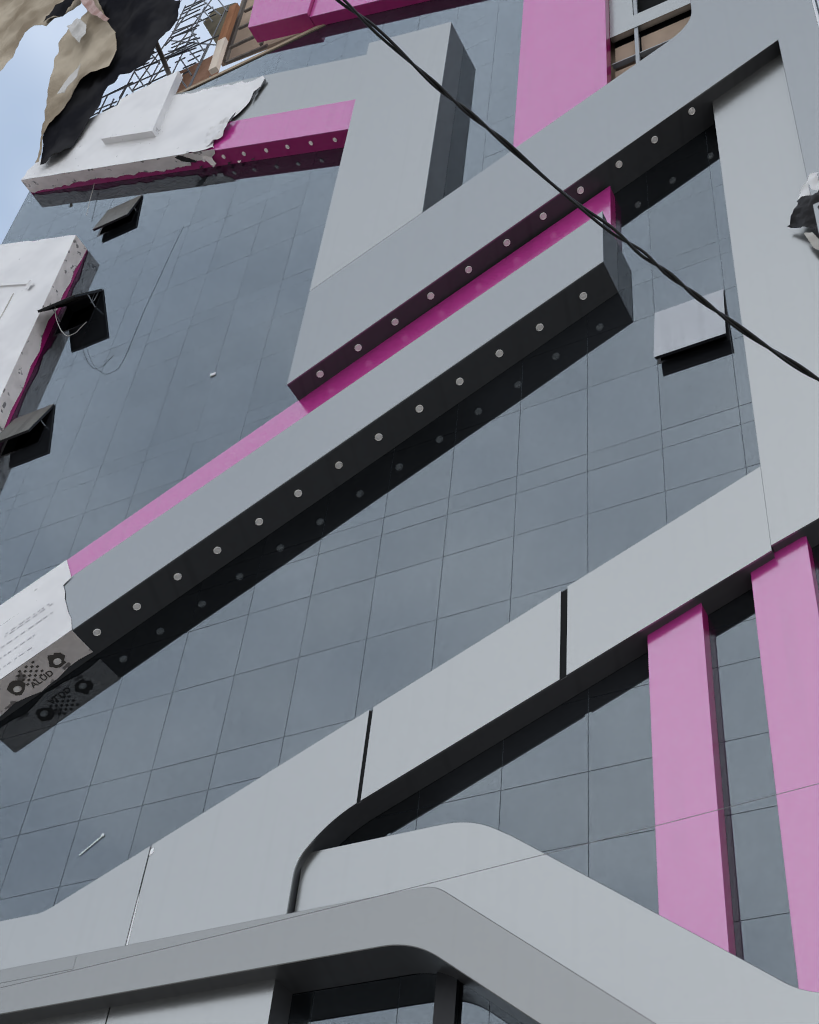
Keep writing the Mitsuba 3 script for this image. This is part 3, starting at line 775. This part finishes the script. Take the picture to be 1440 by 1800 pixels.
labels[P3] = {'label': 'orange timber post with a pale sawn lower end at the roof edge', 'category': 'timber post'}
used[P3] = 1
a, b, c = [(-11.19, 0.6, 39.67), (-11.11, 0.6, 37.45), (-11.0, 0.6, 35.62)]
put(P3 + '__upper_length', bar(a, b, 0.26, 0.16), 'wood_orange')
put(P3 + '__pale_end', bar(b, c, 0.25, 0.15), 'wood_pale')
a, b = [(-11.28, 0.9, 40.96), (-11.08, 0.9, 36.75)]
put('timber_post_001', bar(a, b, 0.10, 0.10), 'wood_grey')
labels['timber_post_001'] = {'label': 'thin dark post just right of the orange timber post', 'category': 'timber post'}
BL = ['lowest dark batten crossing the gap between the two timber posts and the pink beam', 'short dark batten at the very top edge beside the pink roof beam', 'middle dark batten between the thin post and the pink beam', 'stubby upright dark batten hanging under the pink roof beam', 'long slanting dark batten just above the roof edge coping']
for k, (a, b) in enumerate([[(-10.85, 0.7, 36.99), (-10.04, 0.7, 36.95)], [(-10.83, 0.7, 39.23), (-10.44, 0.7, 39.23)], [(-10.79, 0.7, 38.11), (-10.4, 0.7, 38.08)], [(-9.41, 0.5, 35.56), (-9.47, 0.5, 36.2)], [(-10.49, 0.5, 35.46), (-9.16, 0.5, 35.28)]]):
    key = put('roof_batten', bar(a, b, 0.09, 0.07), 'wood_grey')
    labels[key] = {'label': BL[k], 'category': 'batten', 'group': 'dark battens under the pink roof beam'}

TA = 'tarpaulin'
def cloth(key, pts, o, u, v, n, mat, amp, seed, fx, fy, step=0.09):
    o, u, v, n = map(np.asarray, (o, u, v, n))
    P = np.asarray(pts, float)
    ax = np.linalg.svd(P - P.mean(0), full_matrices=False)[2]
    def fn(q, off):
        r = (q - P.mean(0)) @ ax.T
        w = meshkit.fbm(np.stack([r[:, 0] * 0.5, r[:, 1] * 0.5, 0 * r[:, 0]], 1), 3, seed=seed + 50) - 0.5
        f1 = 1.3 * (meshkit.fbm(np.stack([r[:, 0] * 0.22 * fx, r[:, 1] * 1.1 * fx + 2 * w, 0 * r[:, 0]], 1), 3, seed=seed) - 0.5) + 0.12 * np.sin(r[:, 1] * 4.2 * fx + 7 * w)
        cr = np.abs(meshkit.fbm(np.stack([r[:, 0] * 0.8, r[:, 1] * 2.2, 0 * r[:, 0] + seed], 1), 3, seed=seed + 9) - 0.5)
        f1 = f1 + 0.22 * cr / max(amp, 0.1)
        return o + q[:, :1] * u + q[:, 1:] * v + n * (amp * f1[:, None] + off)
    put(key, sheet(ccw(ragged(pts, 0.010, 0.3, seed)), fn, step, 0.006), mat, 60)


TO, TU, TV, TN = ([-14.517, -0.75, 31.475], [1.0, 0.0, 0.0], [-0.0, -0.0, 1.0], [0.0, 1.0, 0.0])
used[TA] = 1
labels[TA] = {'label': 'torn beige and black tarpaulin hanging from the roof at the upper left', 'category': 'tarpaulin'}
TO = np.array(TO)
cloth(TA + '__beige_strip', [(-1.77, 10.2), (-1.77, 9.38), (-2.03, 8.86), (-2.15, 8.44), (-1.89, 7.19), (-1.39, 5.15), (-0.78, 2.75), (-0.13, 0.32), (-0.07, -0.06), (0.05, -0.09), (-0.44, 1.68), (-0.43, 2.21), (-0.17, 2.55), (-0.14, 3.27), (0.01, 4.09), (0.45, 4.25), (1.02, 4.09), (1.12, 4.8), (0.59, 6.36), (-0.13, 7.73), (-1.56, 10.92), (-2.28, 11.61)], TO, TU, TV, TN, 'tarp_beige', 0.22, 31, 1.2, 0.5)
labels[TA + '__beige_strip'] = {'label': 'long beige strip of the tarpaulin'}
cloth(TA + '__black_sheet', [(-2.33, 11.91), (-0.36, 7.79), (0.23, 6.54), (0.43, 5.26), (-0.21, 5.13), (-0.51, 4.59), (-0.53, 3.14), (-0.71, 2.67), (-0.63, 2.0), (-0.01, -0.02), (0.62, 0.04), (0.94, 0.81), (1.15, 2.12), (1.21, 3.11), (1.43, 3.23), (1.48, 3.45), (2.23, 3.7), (2.38, 3.96), (2.37, 4.7), (2.67, 4.96), (2.66, 5.72), (2.48, 7.19)], TO + 0.16 * np.array(TN), TU, TV, TN, 'black_sheet', 0.26, 32, 1.6, 0.9)
labels[TA + '__black_sheet'] = {'label': 'black plastic sheet of the tarpaulin'}
cloth(TA + '__grey_patch', [(-0.24, 3.22), (-0.17, 4.05), (0.06, 4.32), (0.07, 4.63), (0.26, 3.7), (0.16, 3.4), (0.1, 2.89), (-0.19, 3.05)], TO - 0.30 * np.array(TN), TU, TV, TN, 'tarp_grey', 0.1, 33, 2.0, 2.0)
cloth(TA + '__grey_patch', [(-1.65, 8.36), (-1.34, 8.61), (-0.66, 7.55), (-0.32, 6.6), (-0.41, 6.12), (-1.04, 7.16)], TO - 0.30 * np.array(TN), TU, TV, TN, 'tarp_grey', 0.15, 34, 2.0, 2.0)
cloth(TA + '__rag', [(-2.38, 11.8), (-1.72, 11.16), (-0.75, 8.9), (-0.08, 7.68), (0.5, 6.72), (0.34, 6.73), (-0.27, 7.64), (-0.85, 8.53), (-1.46, 9.63)], TO - 0.36 * np.array(TN), TU, TV, TN, 'tarp_rag', 0.1, 35, 3.0, 3.0)
used['tarpaulin'] = 2
TB = 'tarpaulin_001'
labels[TB] = {'label': 'plain beige tarpaulin filling the top left corner against the sky', 'category': 'tarpaulin'}
cloth(TB + '__sheet', [(-13.49, 25.8), (-3.14, 15.17), (-2.11, 10.96), (-2.1, 10.39), (-2.54, 10.48), (-2.91, 10.11), (-3.12, 9.96), (-3.45, 10.37), (-3.82, 10.62), (-4.09, 10.47), (-4.23, 9.97), (-4.17, 8.86), (-4.28, 7.85), (-4.63, 4.91)], TO - 0.12 * np.array(TN), TU, TV, TN, 'tarp_beige', 0.34, 36, 0.6, 0.8)
cloth(TB + '__dark_hem', [(-3.21, 10.47), (-2.99, 10.74), (-2.59, 10.77), (-2.4, 11.16), (-2.75, 12.06), (-2.21, 11.55), (-1.97, 10.67), (-1.98, 9.89), (-2.27, 9.68), (-2.85, 9.83), (-3.14, 10.01)], TO - 0.34 * np.array(TN), TU, TV, TN, 'black_sheet', 0.1, 37, 3.0, 3.0)

# ------------------------------------------------------------------ overhead cable
CB = 'overhead_cable'
labels[CB] = {'label': 'black twisted overhead cable crossing the view in front of the facade', 'category': 'cable'}
used[CB] = 1
PC = np.array([[2.042, -8.748, 9.017], [2.121, -8.619, 8.97], [2.182, -8.523, 8.926], [2.243, -8.427, 8.879], [2.321, -8.277, 8.816], [2.403, -8.127, 8.748], [2.458, -8.038, 8.695], [2.517, -7.948, 8.641], [2.603, -7.827, 8.578], [2.691, -7.713, 8.515], [2.791, -7.546, 8.425], [2.889, -7.375, 8.325], [3.0, -7.235, 8.24], [3.115, -7.109, 8.158], [3.202, -6.998, 8.074], [3.289, -6.891, 7.989], [3.431, -6.719, 7.865], [3.571, -6.554, 7.735], [3.739, -6.386, 7.597], [3.908, -6.234, 7.46], [4.042, -6.124, 7.344]])
s = np.r_[0, np.cumsum(np.linalg.norm(np.diff(PC, axis=0), axis=1))]
ss = np.linspace(0, s[-1], 420)
from scipy.interpolate import make_smoothing_spline
path = np.stack([make_smoothing_spline(s, PC[:, k], lam=0.004)(ss) for k in range(3)], 1)
tt = np.gradient(path, axis=0)
tt /= np.linalg.norm(tt, axis=1)[:, None]
e1 = np.cross(tt, [0.3, 0.8, 0.5])
e1 /= np.linalg.norm(e1, axis=1)[:, None]
e2 = np.cross(tt, e1)
ph = 2 * np.pi * ss / 0.62 + 1.6 * np.sin(ss * 2.1) + 1.1 * np.sin(ss * 4.7 + 1)
sep = 0.0086 + 0.0045 * np.clip(np.sin(ss * 3.3 + 0.7), 0, 1) ** 3
for k, r in ((0, 0.0092), (1, 0.0085)):
    a = ph + k * np.pi
    put(CB + '__strand', tube(path + (sep * np.cos(a))[:, None] * e1 + (sep * np.sin(a))[:, None] * e2, r, 8), 'black_rubber', 40)

a, b = ([-1.685, -5.477, 5.225], [3.31, -4.132, 6.452])
put('thin_wire', tube(np.linspace(a, b, 40) - np.array([0, 0, 0.02]) * (1 - np.linspace(-1, 1, 40)[:, None] ** 2), 0.0019, 6), 'wire_grey', 40)
labels['thin_wire'] = {'label': 'single thin grey wire stretched low across the facade in front of canopy and pink columns', 'category': 'wire'}

# ------------------------------------------------------------------ small things hanging on the facade
def loose(pts, y, r, mat, n=60):
    pts = np.array([(x, y, z) for x, z in pts])
    s = np.r_[0, np.cumsum(np.linalg.norm(np.diff(pts, axis=0), axis=1))]
    from scipy.interpolate import PchipInterpolator
    f = PchipInterpolator(s, pts)
    return tube(f(np.linspace(0, s[-1], n)), r, 6)


key = put('hanging_cord', loose([(-9.17, 26.07), (-9.26, 25.13), (-9.34, 24.07), (-9.41, 23.15), (-9.43, 22.24), (-9.46, 21.69), (-9.54, 21.43), (-9.72, 21.4), (-10.0, 21.61), (-10.28, 21.97), (-10.54, 22.43), (-10.66, 22.67)], -0.005, 0.0025, 'gasket'), 'cord_grey', 40)
labels[key] = {'label': 'thin dark cord hanging in a loop on the glass right of the open windows', 'category': 'cord'}
key = put('hanging_cord', loose([(-11.58, 24.02), (-11.41, 23.58), (-11.19, 23.16), (-10.92, 22.75), (-10.72, 22.57), (-10.58, 22.57), (-10.48, 22.7), (-10.38, 22.83)], -0.45, 0.007, 'paper'), 'tarp_grey', 40)
labels[key] = {'label': 'pale cord looping from the middle open window on the left', 'category': 'cord'}
key = put('hanging_cord', loose([(-12.76, 30.11), (-12.69, 29.73), (-12.64, 29.37), (-12.57, 28.97), (-12.49, 28.53)], -0.1, 0.007, 'paper'), 'tarp_grey', 40)
labels[key] = {'label': 'short pale cord hanging under the film covered roof corner beam', 'category': 'cord'}
a, b = [(-6.81, 10.41), (-6.51, 10.63)]
key = put('tape_strip', cat(bar((a[0], -0.012, a[1]), (b[0], -0.012, b[1]), 0.014, 0.006), bx(b[0] - 0.022, b[0] + 0.016, -0.018, -0.006, b[1] - 0.015, b[1] + 0.022)), 'paper')
labels[key] = {'label': 'white tape strip stuck slantwise on the glass at the lower left', 'category': 'tape strip'}
a, = [(-7.02, 20.02)]
key = put('paper_scrap', cat(bx(a[0] - 0.05, a[0] + 0.06, -0.02, -0.004, a[1] - 0.03, a[1] + 0.03), bx(a[0] - 0.02, a[0] + 0.02, -0.026, -0.02, a[1] - 0.04, a[1] + 0.01)), 'paper')
labels[key] = {'label': 'tiny white paper scrap alone on the glass above the pink strip', 'category': 'paper scrap'}
